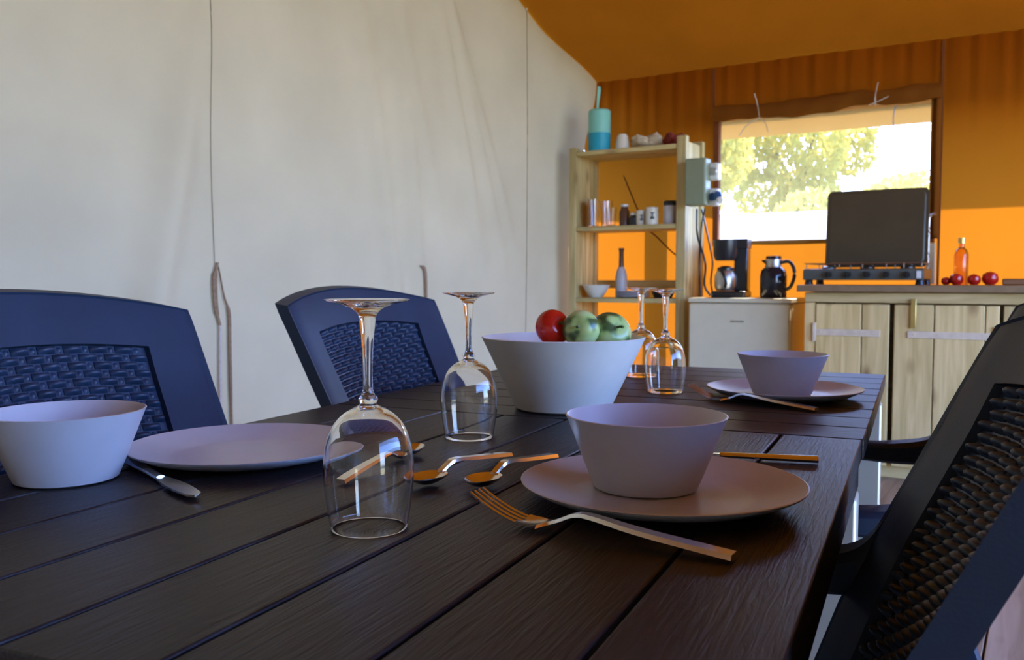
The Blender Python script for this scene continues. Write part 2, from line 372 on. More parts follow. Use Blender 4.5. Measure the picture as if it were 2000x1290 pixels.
for x0, pts in ((-.335, [(-.02, -.04, .11), (0, -.05, .05), (.012, -.045, -.03)]), (-.335, [(.012, -.046, -.03), (-.06, -.045, -.065), (-.105, -.04, -.12)]), (-.335, [(.012, -.046, -.03), (.045, -.045, -.06), (.062, -.04, -.11)]),
                (.29, [(.01, -.04, .10), (0, -.05, .03), (.0, -.046, -.02)]), (.29, [(-.03, -.045, -.015), (.02, -.052, .0), (.065, -.045, .02)]), (.36, [(.03, -.04, -.03), (.02, -.04, -.08), (.02, -.04, -.135)])):
    bm = B(); tube(bm, smooth_pts([(x0 + a, b_, c) for a, b_, c in pts]), .0045, 6, flat=.5); obj('tie_tape', bm, M['strap_pale'] if x0 != .36 else M['blue_plastic'], rb)

# straps hanging on the left wall
def strap(name, pts, w, mat, label):
    bm = B(); P = smooth_pts([Vector(wall_pt(y, z, .010)) for y, z in pts], 5)
    secs = [[(p.x - .002, p.y - w[min(i * len(w) // len(P), len(w) - 1)] / 2, p.z), (p.x + .003, p.y - w[min(i * len(w) // len(P), len(w) - 1)] / 2 * .9, p.z),
             (p.x + .003, p.y + w[min(i * len(w) // len(P), len(w) - 1)] / 2 * .9, p.z), (p.x - .002, p.y + w[min(i * len(w) // len(P), len(w) - 1)] / 2, p.z)] for i, p in enumerate(P)]
    loft(bm, secs); o = obj(name, bm, mat); return tag(o, label, 'strap')
strap('wall_strap', [(2.092, 1.015), (2.078, .96), (2.080, .86), (2.094, .80)], [.012, .022, .020, .012], M['strap'], 'short brown webbing strap hanging at the end of the wall seam')
strap('door_strap', [(2.094, 1.005), (2.118, .90), (2.140, .84), (2.138, .70), (2.132, .40), (2.13, .2)], [.004, .006, .014, .014, .010, .010], M['strap'], 'long thin dark strap running down the cream wall beside the near blue chair')
strap('pale_wall_strap', [(2.094, .80), (2.085, .6), (2.080, .3)], [.010, .010], M['strap_pale'], 'pale strap hanging straight down below the short brown one')
strap('wall_strap', [(3.172, 1.02), (3.200, .99), (3.205, .88), (3.205, .8)], [.03, .022, .018, .016], M['strap'], 'small brown strap on the cream wall behind the far left chair')

# ------------------------------------------------------------------ outside
bm = B(); grid(bm, 30, 30, lambda i, j: (-45 + 90 * i / 30, -30 + 90 * j / 30, -.12 + .05 * sin(i * 1.7) * sin(j * 1.3))); tag(obj('ground', bm, M['lawn']), kind='structure')
boxo('bounce_ground', (XR + .25, -9, -.10), (XR + 9, 4.7, -.04), M['bounce_tan'], bevel=0); tag(bpy.data.objects['bounce_ground'], kind='structure')  # unseen ground patch, added to bounce warm sunlight in through the doorway
boxo('garden_wall', (-7.5, 9.2, -.10), (1.5, 9.45, 1.58), M['white_wall'], bevel=.01)
tag(bpy.data.objects['garden_wall'], 'long white sunlit wall outside, seen low through the window', 'wall')
boxo('coping', (-4.55, -.16, 1.68), (4.55, .16, 1.74), M['white_wall'], bpy.data.objects['garden_wall'], bevel=.01)
rt = random.Random(3)
def tree(x, y, h, r, n, label, group=None):
    t = empty('tree', (x, y, -.12), label=label, cat='tree', group=group)
    bm = B(); tube(bm, smooth_pts([(0, 0, 0), (.06, .03, h * .3), (-.05, 0, h * .62)]), [.16 - .11 * q / 12 for q in range(13)], 8)
    for q in range(6):
        a = q * 1.05; tube(bm, [(0, 0, h * (.34 + .05 * q)), (.5 * r * cos(a), .5 * r * sin(a), h * (.5 + .05 * q))], [.06, .02], 6)
    obj('trunk', bm, M['bark'], t)
    bm = B(); blobs = [(rt.uniform(-.7, .7) * r, rt.uniform(-.6, .6) * r, h * rt.uniform(.24, .92), r * rt.uniform(.32, .55)) for _ in range(16)]
    for _ in range(n):
        bx, by, bz, br = rt.choice(blobs); v = Vector((rt.gauss(0, 1), rt.gauss(0, 1), rt.gauss(0, 1))).normalized() * br * rt.uniform(.6, 1.0) ** .5
        c = Vector((bx, by, bz)) + v; s = rt.uniform(.03, .075); q = Euler((rt.uniform(0, 6), rt.uniform(0, 6), rt.uniform(0, 6))).to_matrix()
        vs = [bm.verts.new(c + q @ Vector(p)) for p in ((-s, 0, 0), (0, -s * .55, .01), (s, 0, 0), (0, s * .55, .01))]; bm.faces.new(vs)
    me = bpy.data.meshes.new('foliage'); bm.to_mesh(me); bm.free(); me.materials.append(M['leaf'])
    f = bpy.data.objects.new('foliage', me); COL.objects.link(f); f.parent = t; f['kind'] = 'stuff'
for x, y, h, r, n, lb in ((-4.9, 11.4, 4.1, 1.6, 16000, 'leafy tree behind the white wall, seen at the left of the window'), (-3.6, 15.4, 4.6, 1.3, 12000, 'rounded bush-like tree behind the white wall, left of the cooker lid'),
                          (-1.9, 10.9, 2.2, 1.0, 9000, 'low pale green tree behind the white wall above the cooker lid'), (-.9, 13.4, 2.9, .9, 8000, 'slender light green tree at the right of the window view'), (-6.8, 17.5, 4.2, 2.2, 5000, 'large distant tree beyond the left edge of the window view')):
    tree(x, y, h, r, n, lb)
# guy post outside whose shadow falls on the canvas behind the shelves
boxo('awning_post', (-2.12, YB + .28, -.1), (-1.98, YB + .36, 2.05), M['frame_wood']); tag(bpy.data.objects['awning_post'], 'square wooden post outside, shadowing the orange canvas behind the shelves', 'post')

# ------------------------------------------------------------------ kitchen: shelf unit
SX0, SX1, SY0, SY1 = -2.372, -1.752, 4.80, 5.12
SX0 = -2.385
su = empty('shelf_unit', ((SX0 + SX1) / 2, (SY0 + SY1) / 2, 0), label='open shelf unit of weathered greenish boards in the tent corner', cat='shelf')
def part(name, lo, hi, mat, par, bev=.003):
    P = par.location; bm = B(); box(bm, (0, 0, 0), [b_ - a for a, b_ in zip(lo, hi)])
    return obj(name, bm, mat, par, loc=[(a + b_) / 2 - p for a, b_, p in zip(lo, hi, P)], bevel=bev)
SHX = SX0 - .10
part('upright', (SHX, SY0, 0), (SHX + .045, SY0 + .05, 1.745), M['shelf_z'], su); part('upright', (SX1 - .055, SY0, 0), (SX1, SY0 + .05, 1.765), M['shelf_z'], su)
part('upright', (SHX, SY1 - .05, 0), (SHX + .045, SY1, 1.745), M['shelf_z'], su); part('upright', (SX1 - .055, SY1 - .05, 0), (SX1, SY1, 1.765), M['shelf_z'], su)
for yy in (0, 1):
    part('side_board', (SHX + .012, SY0 + .053 + yy * .109, .02), (SHX + .034, SY0 + .159 + yy * .109, 1.715), M['shelf_z'], su)
    part('side_board', (SX1 - .034, SY0 + .053 + yy * .109, .02), (SX1 - .012, SY0 + .159 + yy * .109, 1.74), M['shelf_z'], su)
for z in (1.722, 1.275, .850, .42, .12):
    for yy in range(3):
        part('shelf_board', (SHX + .047, SY0 + .004 + yy * .104, z - .026), (SX1 - .057, SY0 + .102 + yy * .104, z), M['shelf_x'], su)
part('back_rail', (SHX + .047, SY1 - .012, .905), (SX1 - .057, SY1 + .01, .955), M['shelf_x'], su)
bm = B(); tube(bm, smooth_pts([(-.20, .175, 1.60), (-.06, .175, 1.30), (.02, .175, 1.22), (.14, .175, 1.11), (.235, .175, 1.06)]), .0045, 8)
cb = obj('cable', bm, M['seam_dark'], loc=(su.location[0], su.location[1] - .02, 0)); tag(cb, 'thin brown cable looping down the orange canvas behind the shelves', 'cable')

def drink_tumbler(x, y, z, h=.13, r=.034):
    bm = B(); lathe(bm, [(0, 0), (r * .8, 0), (r, h), (r - .002, h), (r * .8 - .002, .008), (0, .008)], 24)
    return obj('drinking_glass', bm, M['glass'], loc=(x, y, z))
zz = 1.2755
for i, (x, y, h) in enumerate(((-2.355, 4.87, .165), (-2.285, 4.90, .155), (-2.315, 4.98, .16), (-2.235, 4.86, .11))):
    tag(drink_tumbler(x, y, zz, h), ['tall clear glass at the left end of the middle shelf', 'tall clear glass, second from the left on the middle shelf', 'clear glass standing behind the two tall ones on the middle shelf', 'short clear glass beside the tall ones on the middle shelf'][i], 'glass', 'glasses on the middle shelf')
def jar(x, y, z, h, r, col, label):
    t = empty('jar', (x, y, z), label=label, cat='jar'); bm = B(); lathe(bm, [(0, 0), (r, 0), (r, h * .75), (r * .7, h * .88), (r * .7, h), (0, h)], 24); obj('body', bm, M[col], t)
    bm = B(); lathe(bm, [(0, h), (r * .78, h), (r * .78, h + .014), (0, h + .014)], 24); obj('lid', bm, M['ceramic'], t)
jar(-2.165, 4.90, zz, .115, .030, 'brown_glaze', 'brown jar with a pale lid in the middle of the shelf'); jar(-2.095, 4.88, zz, .06, .032, 'black', 'low dark jar right of the brown one on the middle shelf')
def mug(x, y, z, h, r, mat, a, label, prt=True):
    t = empty('mug', (x, y, z), a, label=label, cat='mug'); bm = B(); lathe(bm, [(0, 0), (r * .92, 0), (r, .006), (r, h), (r - .003, h), (r - .003, .006), (0, .006)], 32); obj('cup', bm, mat, t)
    bm = B(); tube(bm, smooth_pts([(r * .97, 0, h * .8), (r + .022, 0, h * .75), (r + .026, 0, h * .45), (r * .97, 0, h * .22)]), .004, 8); obj('handle', bm, mat, t)
    if prt:
        bm = B(); s = [[(-(r + .0008) * sin(q - .45), -(r + .0008) * cos(q - .45), zq) for zq in (h * .3, h * .45, h * .62, h * .7)] for q in (-.35 + a, -.15 + a, .1 + a, .3 + a)]
        V = [[bm.verts.new(p) for p in c] for c in s]
        for i in range(3):
            for j in range(3):
                if (i + j) % 2 == 0 or i == 1: bm.faces.new((V[i][j], V[i + 1][j], V[i + 1][j + 1], V[i][j + 1]))
        obj('print', bm, M['mug_print'], t)
    return t
mug(-2.042, 4.86, zz, .085, .030, M['ceramic'], 1.7, 'small white mug with a dark emblem, left of the larger white mug', True)
mug(-1.968, 4.84, zz, .098, .036, M['ceramic'], 1.3, 'white mug with a dark emblem near the right end of the middle shelf')
mg = mug(-1.868, 4.87, zz, .105, .038, M['melamine'], .6, 'greyish mug with a dark lid at the right end of the middle shelf', False)
bm = B(); lathe(bm, [(0, 0), (.036, 0), (.041, .02), (.034, .028), (0, .028)], 24); obj('lid', bm, M['black'], mg, loc=(0, 0, .1055))
# lower shelf
z3 = .8505
bm = B(); lathe(bm, [(0, 0), (.04, 0), (.088, .076), (.085, .076), (.04, .006), (0, .006)], 40); tag(obj('serving_bowl', bm, M['ceramic'], loc=(-2.350, 4.90, z3)), 'small white bowl at the left end of the lower shelf', 'bowl')
bt = empty('oil_cruet', (-2.228, 5.0, z3), label='grey bottle with a brown neck on the lower shelf beside the white bowl', cat='bottle')
bm = B(); lathe(bm, [(0, 0), (.034, 0), (.036, .02), (.036, .13), (.026, .17), (.018, .185), (0, .185)], 28); obj('body', bm, M['melamine'], bt)
bm = B(); lathe(bm, [(0, .185), (.016, .185), (.014, .28), (.017, .285), (.017, .30), (0, .30)], 20); obj('neck', bm, M['brown_glaze'], bt)
for i in range(4):
    bm = B(); lathe(bm, [(0, 0), (.06, 0), (.105, .010), (.103, .013), (.06, .005), (0, .005)], 40); o = obj('plate', bm, M['cloth_beige'] if 0 else M['melamine'], loc=(-2.115, 4.91, z3 + i * .0095))
    tag(o, ['grey plate at the bottom of the stack on the lower shelf', 'grey plate second from the bottom of the shelf stack', 'grey plate second from the top of the shelf stack', 'grey plate on top of the stack on the lower shelf'][i], 'plate', 'plates stacked on the lower shelf')
bm = B(); lathe(bm, [(0, 0), (.05, 0), (.07, .04), (.067, .04), (.048, .005), (0, .005)], 32); tag(obj('dish', bm, M['black'], loc=(-1.93, 4.93, z3)), 'low dark dish at the right of the lower shelf', 'dish')
# top shelf
zt = 1.7225
th = empty('brush_holder', (-2.318, 4.87, zt), label='tall two-tone turquoise holder on top of the shelf unit', cat='holder')
bm = B(); lathe(bm, [(0, 0), (.064, 0), (.066, .004), (.066, .105), (0, .105)], 40); obj('lower_band', bm, M['teal'], th)
bm = B(); lathe(bm, [(0, .1055), (.066, .1055), (.066, .235), (.056, .245), (.0, .245)], 40); obj('upper_band', bm, M['teal_light'], th)
bm = B(); tube(bm, smooth_pts([(-.014, 0, .245), (-.010, 0, .30), (-.004, 0, .36), (-.004, 0, .385)]), [.013, .013, .013, .013, .013, .013, .014, .015, .016, .017, .018, .018, .018, .018, .018, .018, .017, .014, .006][:19], 12, flat=.5)
obj('handle', bm, M['teal_light'], th)
cp = empty('overturned_cup', (-2.172, 4.88, zt), label='white cup standing upside down beside the turquoise holder', cat='cup')
bm = B(); lathe(bm, [(.044, 0), (.040, .03), (.032, .078), (.028, .083), (0, .083), (0, .080), (.028, .078), (.038, .03), (.041, 0)], 32); obj('body', bm, M['ceramic'], cp)
bm = B(); lathe(bm, [(.022, .083), (.024, .083), (.024, .090), (.021, .090), (.021, .083)], 24); obj('foot_ring', bm, M['ceramic'], cp)
def crumpled(name, loc, sx, sy, sz, mat, label, cat, seed):
    r_ = random.Random(seed); bm = B(); bmesh.ops.create_icosphere(bm, subdivisions=4, radius=1)
    ph = [r_.uniform(0, 6) for _ in range(6)]
    for v in bm.verts:
        p = v.co.copy(); k_ = 1 + .16 * sin(p.x * 5 + ph[0] + p.y * 3) + .12 * sin(p.y * 9 + ph[1] + p.z * 4) + .06 * sin(p.x * 17 + ph[2])
        v.co = Vector((p.x * sx * k_, p.y * sy * k_, max(0, (p.z * .5 + .5) * sz * k_)))
    return tag(obj(name, bm, mat, loc=loc), label, cat)
crumpled('tea_towel', (-2.03, 4.93, zt), .095, .08, .075, M['cloth_beige'], 'crumpled beige cloth on top of the shelf unit', 'cloth', 2)
crumpled('oven_glove', (-1.872, 4.92, zt), .062, .06, .07, M['cloth_red'], 'dark red cloth at the right end of the top shelf', 'cloth', 5)

# distribution box and sockets on the side of the shelves
eb = empty('distribution_box', (-1.66, 4.74, 1.36), label='grey-green electrical box fixed beside the shelf unit', cat='electrical box')
bm = B(); box(bm, (0, 0, .13), (.115, .09, .255)); obj('body', bm, M['grey_box'], eb, bevel=.006)
bm = B(); box(bm, (0, -.047, .13), (.105, .006, .245)); obj('cover', bm, M['grey_box'], eb, bevel=.002)
sk = empty('socket_unit', (-1.585, 4.80, 1.36), label='white double socket unit right of the grey-green box', cat='socket')
for dz in (.05, .19):
    bm = B(); box(bm, (0, 0, dz), (.055, .06, .095)); obj('housing', bm, M['white_plastic'], sk, bevel=.010)
    bm = B(); lathe(bm, [(0, 0), (.021, 0), (.021, .012), (0, .012)], 20); o = obj('flap', bm, M['steel_rough'] if dz > .1 else M['blue_plastic'], sk, loc=(0, -.031, dz)); o.rotation_euler = (radians(90), 0, 0)
pg = empty('power_plug', (-1.555, 4.745, 1.36), label='blue and white plug in the lower socket', cat='plug')
bm = B(); tube(bm, [(0, .02, .06), (.01, -.01, .05), (.025, -.03, .03)], [.022, .024, .018], 14); obj('body', bm, M['blue_plastic'], pg)
bm = B(); tube(bm, [(.025, -.03, .03), (.034, -.038, .018)], [.019, .016], 14); obj('collar', bm, M['white_plastic'], pg)
for i, pts in enumerate(([(-1.66, 4.73, 1.345), (-1.655, 4.73, 1.2), (-1.62, 4.76, 1.05), (-1.63, 4.78, .93), (-1.60, 4.79, .87)], [(-1.64, 4.75, 1.345), (-1.60, 4.77, 1.15), (-1.585, 4.78, 1.05), (-1.60, 4.80, .95), (-1.59, 4.81, .87)], [(-1.615, 4.73, 1.345), (-1.63, 4.72, 1.24), (-1.645, 4.74, 1.0), (-1.64, 4.76, .87)])):
    bm = B(); tube(bm, smooth_pts(pts), [.006, .005, .005][i], 8); tag(obj('power_cable', bm, M['black']), ['black cable curving down from the left of the grey-green box', 'black cable hanging right below the grey-green box towards the coffee maker', 'black cable hanging straight down beneath the grey-green box'][i], 'cable')

# fridge
fr = empty('fridge', (-1.418, 4.98, 0), label='low pale grey fridge between the shelves and the cabinet', cat='fridge')
bm = B(); box(bm, (0, -.02, .432), (.548, .42, .80)); obj('body', bm, M['fridge'], fr, bevel=.006)
bm = B(); box(bm, (0, -.256, .435), (.546, .045, .79)); obj('door', bm, M['fridge'], fr, bevel=.010)
bm = B(); box(bm, (0, -.04, .846), (.556, .47, .025)); obj('top_panel', bm, M['fridge'], fr, bevel=.005)
bm = B(); box(bm, (-.0, -.281, .735), (.07, .004, .010)); obj('badge', bm, M['steel_rough'], fr, bevel=.001)
for sx in (-1, 1):
    for sy in (-1, 1): bm = B(); lathe(bm, [(0, 0), (.018, 0), (.018, .034), (0, .034)], 12); obj('foot', bm, M['black'], fr, loc=(sx * .23, sy * .15, 0))
zf = .8590
# coffee maker
cm = empty('coffee_maker', (-1.525, 4.93, zf), radians(6), label='black drip coffee maker on the left of the fridge top', cat='coffee maker')
bm = B(); box(bm, (0, 0, .018), (.19, .20, .036)); obj('base', bm, M['black'], cm, bevel=.010)
bm = B(); box(bm, (.05, .05, .175), (.075, .10, .28)); obj('water_tank', bm, M['black_gloss'], cm, bevel=.008)
bm = B(); lathe(bm, [(0, .205), (.055, .205), (.068, .235), (.070, .322), (.0, .326)], 32, c=(-.03, -.015, 0)); box(bm, (.05, .03, .30), (.085, .13, .05)); obj('brew_head', bm, M['black'], cm)
jg = []
bm = B(); lathe(bm, [(0, .038), (.05, .038), (.060, .06), (.060, .12), (.045, .150), (.043, .150), (.057, .12), (.057, .062), (.048, .042), (0, .042)], 32, c=(-.03, -.015, 0)); cf = obj('carafe', bm, M['steel_rough'], cm)
bm = B(); lathe(bm, [(0, .1505), (.046, .1505), (.046, .165), (.02, .176), (0, .176)], 28, c=(-.03, -.015, 0)); obj('carafe_lid', bm, M['black'], cf)
bm = B(); tube(bm, smooth_pts([(-.055, -.055, .15), (-.03, -.10, .14), (-.01, -.105, .09), (-.02, -.072, .06)]), .008, 8); obj('carafe_handle', bm, M['black'], cf)
# thermos jug
tj = empty('thermos_jug', (-1.278, 4.88, zf), radians(-8), label='glossy dark thermos jug with a curved handle on the fridge', cat='jug')
bm = B(); lathe(bm, [(0, 0), (.066, 0), (.070, .006), (.071, .12), (.064, .15), (.046, .166), (0, .166)], 40); obj('body', bm, M['black_gloss'], tj)
bm = B(); lathe(bm, [(.046, .166), (.042, .180), (.042, .200), (.046, .202), (.046, .208), (0, .210), (0, .166)], 32); obj('collar', bm, M['steel_rough'], tj)
bm = B(); lathe(bm, [(0, .210), (.042, .210), (.040, .226), (.0, .230)], 32); obj('lid', bm, M['black_gloss'], tj)
bm = B(); tube(bm, smooth_pts([(.04, 0, .19), (.085, 0, .195), (.112, 0, .16), (.115, 0, .11), (.095, 0, .06), (.068, 0, .045)]), .0095, 10); obj('handle', bm, M['black'], tj)
bm = B(); loft(bm, [[(-.03, -.02, .205), (-.03, .02, .205), (-.04, .0, .178)], [(-.068, -.006, .206), (-.068, .006, .206), (-.066, 0, .198)]]); obj('spout', bm, M['black_gloss'], tj)

# base cabinet
CX0, CX1, CY0, CY1 = -1.035, .78, 4.55, 5.15
kc = empty('base_cabinet', ((CX0 + CX1) / 2, (CY0 + CY1) / 2, 0), label='low cabinet of greenish pine boards with strap hinges below the worktop', cat='cabinet')
part('side_panel', (CX0, CY0 + .02, .0), (CX0 + .03, CY1, .895), M['pine'], kc); part('side_panel', (CX1 - .03, CY0 + .02, .0), (CX1, CY1, .895), M['pine'], kc)
part('rail', (CX0, CY0, .846), (CX1, CY0 + .022, .895), M['pine_x'], kc); part('plinth', (CX0 + .03, CY0 + .05, .0), (CX1 - .03, CY0 + .07, .10), M['pine_x'], kc)
part('stile', (CX0, CY0, .0), (CX0 + .052, CY0 + .02, .844), M['pine'], kc)
part('back_board', (CX0 + .03, CY1 - .02, .0), (CX1 - .03, CY1, .895), M['pine_x'], kc)
def door(planks, hinge_x0, hinge_x1, hleft):
    d = empty('door', (0, 0, 0)); d.parent = kc; P = kc.location
    for a, b_ in planks:
        bm = B(); box(bm, (0, 0, 0), (b_ - a - .004, .020, .775)); obj('board', bm, M['pine'], d, loc=((a + b_) / 2 - P[0], CY0 + .006 + random.uniform(-.0015, .0015) - P[1], .452), bevel=.004)
    for z in (.70, .16):
        bm = B(); box(bm, ((hinge_x0 + hinge_x1) / 2 - P[0], CY0 - .0075 - P[1], z), (hinge_x1 - hinge_x0, .006, .032))
        hx = hinge_x0 if hleft else hinge_x1; box(bm, (hx - P[0], CY0 - .008 - P[1], z), (.014, .012, .09))
        for q in range(4): lathe(bm, [(0, 0), (.006, 0), (.004, .003), (0, .003)], 8, c=(hinge_x0 + .03 + q * (hinge_x1 - hinge_x0 - .06) / 3 - P[0], CY0 - .013 - P[1], z))
        obj('hinge', bm, M['zinc'], d, bevel=.001)
    return d
door([(-.982, -.766), (-.766, -.640)], -.985, -.680, True)
door([(-.622, -.448), (-.448, -.238), (-.238, -.180)], -.560, -.195, False)
door([(-.168, .05), (.05, .25), (.25, .30)], -.165, .14, True)
door([(.31, .50), (.50, .70), (.70, .745)], .42, .75, False)
part('latch', (-.546, CY0 - .020, .730), (-.524, CY0 - .006, .868), M['brass'], kc, .002)
# worktop
wt = boxo('worktop', (CX0 - .03, CY0 - .045, .8985), (CX1 + .02, CY1 + .01, .9315), M['worktop'], bevel=.003); tag(wt, 'brown laminate worktop running across the pine cabinet', 'worktop')
zw = .9320
# cooker with raised lid
ck = empty('camping_cooker', (-.795, 4.86, zw), label='grey tabletop gas cooker with its dark lid raised, on the worktop', cat='cooker')
bm = B(); box(bm, (0, 0, .052), (.565, .34, .058)); obj('body', bm, M['dark_lid'], ck, bevel=.008)
bm = B(); box(bm, (0, -.174, .050), (.563, .010, .052)); obj('front_panel', bm, M['cooker_grey'], ck, bevel=.003)
for sx in (-1, 1):
    for sy in (-1, 1): bm = B(); lathe(bm, [(0, 0), (.022, 0), (.018, .024), (0, .024)], 14); obj('foot', bm, M['black'], ck, loc=(sx * .262, sy * .13, 0))
for i in range(5):
    bm = B(); lathe(bm, [(0, 0), (.017, 0), (.015, .022), (0, .022)], 20); box(bm, (0, .0, .024), (.006, .030, .008)); o = obj('knob', bm, M['black'], ck, loc=(-.155 + i * .0905, -.179, .050)); o.rotation_euler = (radians(90), 0, 0)
bm = B(); box(bm, (.262, -.181, .050), (.022, .004, .036)); obj('badge', bm, M['white_plastic'], ck, bevel=.001)
for i, x0 in enumerate((-.19, .0, .19)):
    bm = B(); lathe(bm, [(0, .081), (.036, .081), (.036, .090), (.026, .096), (0, .096)], 20, c=(x0, .0, 0)); obj('burner', bm, M['black'], ck)
bm = B()
for x0 in (-.27, -.19, -.11, 0, .11, .19, .27): tube(bm, [(x0, -.15, .083), (x0, -.148, .107), (x0, .148, .107), (x0, .15, .083)], .003, 6)
for y0 in (-.148, -.05, .05, .148): tube(bm, [(-.28, y0, .107), (.28, y0, .107)], .003, 6)
obj('pan_grid', bm, M['steel_rough'], ck)
bm = B(); W2, H2, R2 = .252, .412, .03
out = []
for cx, cz, a0 in ((W2 - R2, R2, -90), (W2 - R2, H2 - R2, 0), (-W2 + R2, H2 - R2, 90), (-W2 + R2, R2, 180)):
    for q in range(6): a = radians(a0 + q * 18); out.append((cx + R2 * cos(a), cz + R2 * sin(a)))
loft(bm, [[(x_, .0, z_) for x_, z_ in out], [(x_, .018, z_) for x_, z_ in out]])
bm2v = [[(x_ * s, d_, (z_ - H2 / 2) * s + H2 / 2) for x_, z_ in out] for s, d_ in ((.94, -.0005), (.92, -.004), (.90, -.004))]
loft(bm, bm2v); ld = obj('lid', bm, M['dark_lid'], ck, loc=(.010, .150, .092)); ld.rotation_euler = (radians(-6), radians(-.0), 0)
# gas hose, bottle, tomatoes, board
bm = B(); tube(bm, smooth_pts([(-.535, 5.062, zw + .006), (-.535, 5.062, 1.10), (-.535, 5.062, 1.245), (-.529, 5.062, 1.285), (-.503, 5.062, 1.298)]), .0065, 10); tag(obj('gas_pipe', bm, M['steel_rough']), 'thin grey pipe bent at the top, right of the cooker lid', 'pipe')
ob = empty('oil_bottle', (-.372, 4.95, zw), label='clear bottle of amber oil standing on the worktop', cat='bottle')
bm = B(); lathe(bm, [(0, 0), (.031, 0), (.033, .004), (.033, .15), (.026, .172), (.013, .185), (.012, .205), (0, .205)], 28); obj('bottle', bm, M['oil'], ob)
bm = B(); lathe(bm, [(0, .205), (.017, .205), (.017, .232), (0, .232)], 20); obj('cap', bm, M['brass'], ob)
def tomato(x, y, r, lb):
    t = empty('tomato', (x, y, zw), random.uniform(0, 3), label=lb, cat='tomato', group='tomatoes on the worktop')
    bm = B(); lathe(bm, [(0, .0), (r * .5, .001), (r * .9, r * .4), (r, r * .85), (r * .85, r * 1.4), (r * .4, r * 1.66), (0, r * 1.58)], 28); obj('fruit', bm, M['tomato'], t)
    bm = B()
    for q in range(5):
        a = q * 1.26; v = [bm.verts.new(p) for p in ((.003 * cos(a + 1.5), .003 * sin(a + 1.5), r * 1.62), (r * .55 * cos(a), r * .55 * sin(a), r * 1.66), (.003 * cos(a - 1.5), .003 * sin(a - 1.5), r * 1.62))]; bm.faces.new(v)
    tube(bm, [(0, 0, r * 1.58), (.002, 0, r * 1.85)], .002, 6); obj('calyx', bm, M['stem_green'], t)
for x, y, r, lb in ((-.425, 4.80, .022, 'small red tomato at the left end of the tomatoes'), (-.378, 4.78, .032, 'red tomato in front of the oil bottle'), (-.302, 4.77, .030, 'red tomato in the middle, right of the bottle'), (-.236, 4.80, .037, 'largest red tomato at the right of the row')): tomato(x, y, r, lb)
cbd = boxo('cutting_board', (-.185, 4.78, zw), (.20, 4.98, zw + .030), M['board_wood'], bevel=.006); tag(cbd, 'brown wooden board lying on the worktop right of the tomatoes', 'board')

# ------------------------------------------------------------------ tables (frame turned 6.6 degrees from the room)
TA = radians(6.6); ct, st = cos(TA), sin(TA)
def T(u, v, z=0.0): return (u * ct - v * st, u * st + v * ct, z)
U0, U1, V0, VM, V1 = -.915, -.060, .338, 1.276, 2.192
ZT = .740
rnd = random.Random(11)
nt = empty('garden_table', T((U0 + U1) / 2, (V0 + VM) / 2), TA, label='dark brown table with long lengthwise planks nearest the camera', cat='table')
uc, vc = (U0 + U1) / 2, (V0 + VM) / 2
pw = (U1 - U0) / 8
for i in range(8):
    bm = B(); box(bm, (0, 0, 0), (pw - .0045, VM - V0 - .003, .028)); obj('plank', bm, M['table'], nt, loc=(U0 + pw * (i + .5) - uc, 0, ZT - .014), bevel=.0018)
for i in range(3):
    bm = B(); box(bm, (0, 0, 0), (U1 - U0 - .10, .05, .03)); obj('batten', bm, M['plastic'], nt, loc=(0, (-.36, 0, .36)[i], ZT - .0435), bevel=.002)
for su_ in (0, 1):
    bm = B(); box(bm, (0, 0, 0), (.022, VM - V0 - .02, .034)); obj('side_rail', bm, M['table'], nt, loc=((U0 + .016, U1 - .016)[su_] - uc, 0, ZT - .0455), bevel=.002)
for a in (U0 + .032, U1 - .032):
    for b_ in (V0 + .05, VM - .055):
        bm = B(); box(bm, (0, 0, 0), (.058, .058, .677)); obj('leg', bm, M['grey_metal'], nt, loc=(a - uc + (-.0 if a > -.5 else 0), b_ - vc, .3385), bevel=.004)
ft = empty('slatted_table', T((U0 + U1) / 2, (VM + V1) / 2), TA, label='dark brown table end with crosswise planks, nearer the kitchen', cat='table')
vc2 = (VM + V1) / 2; pl = (V1 - VM) / 9
for i in range(9):
    bm = B(); box(bm, (0, 0, 0), (U1 - U0, pl - .0045, .028)); obj('plank', bm, M['table_x'], ft, loc=(0, VM + .003 + pl * (i + .5) - vc2, ZT - .014 - rnd.uniform(0, .0006)), bevel=.0018)
for a in (U0 + .03, U1 - .03):
    bm = B(); box(bm, (0, 0, 0), (.022, V1 - VM - .02, .034)); obj('side_rail', bm, M['table_x'], ft, loc=(a - uc, .003, ZT - .0455), bevel=.002)
    bm = B(); box(bm, (0, 0, 0), (.05, .05, .677)); obj('leg', bm, M['grey_metal'], ft, loc=(a - uc, V1 - .032 - vc2, .3385), bevel=.004)
bm = B(); box(bm, (0, 0, 0), (.05, .05, .708)); obj('leg', bm, M['grey_metal'], ft, loc=(-.440 - uc, VM + .045 - vc2, .354), bevel=.004)

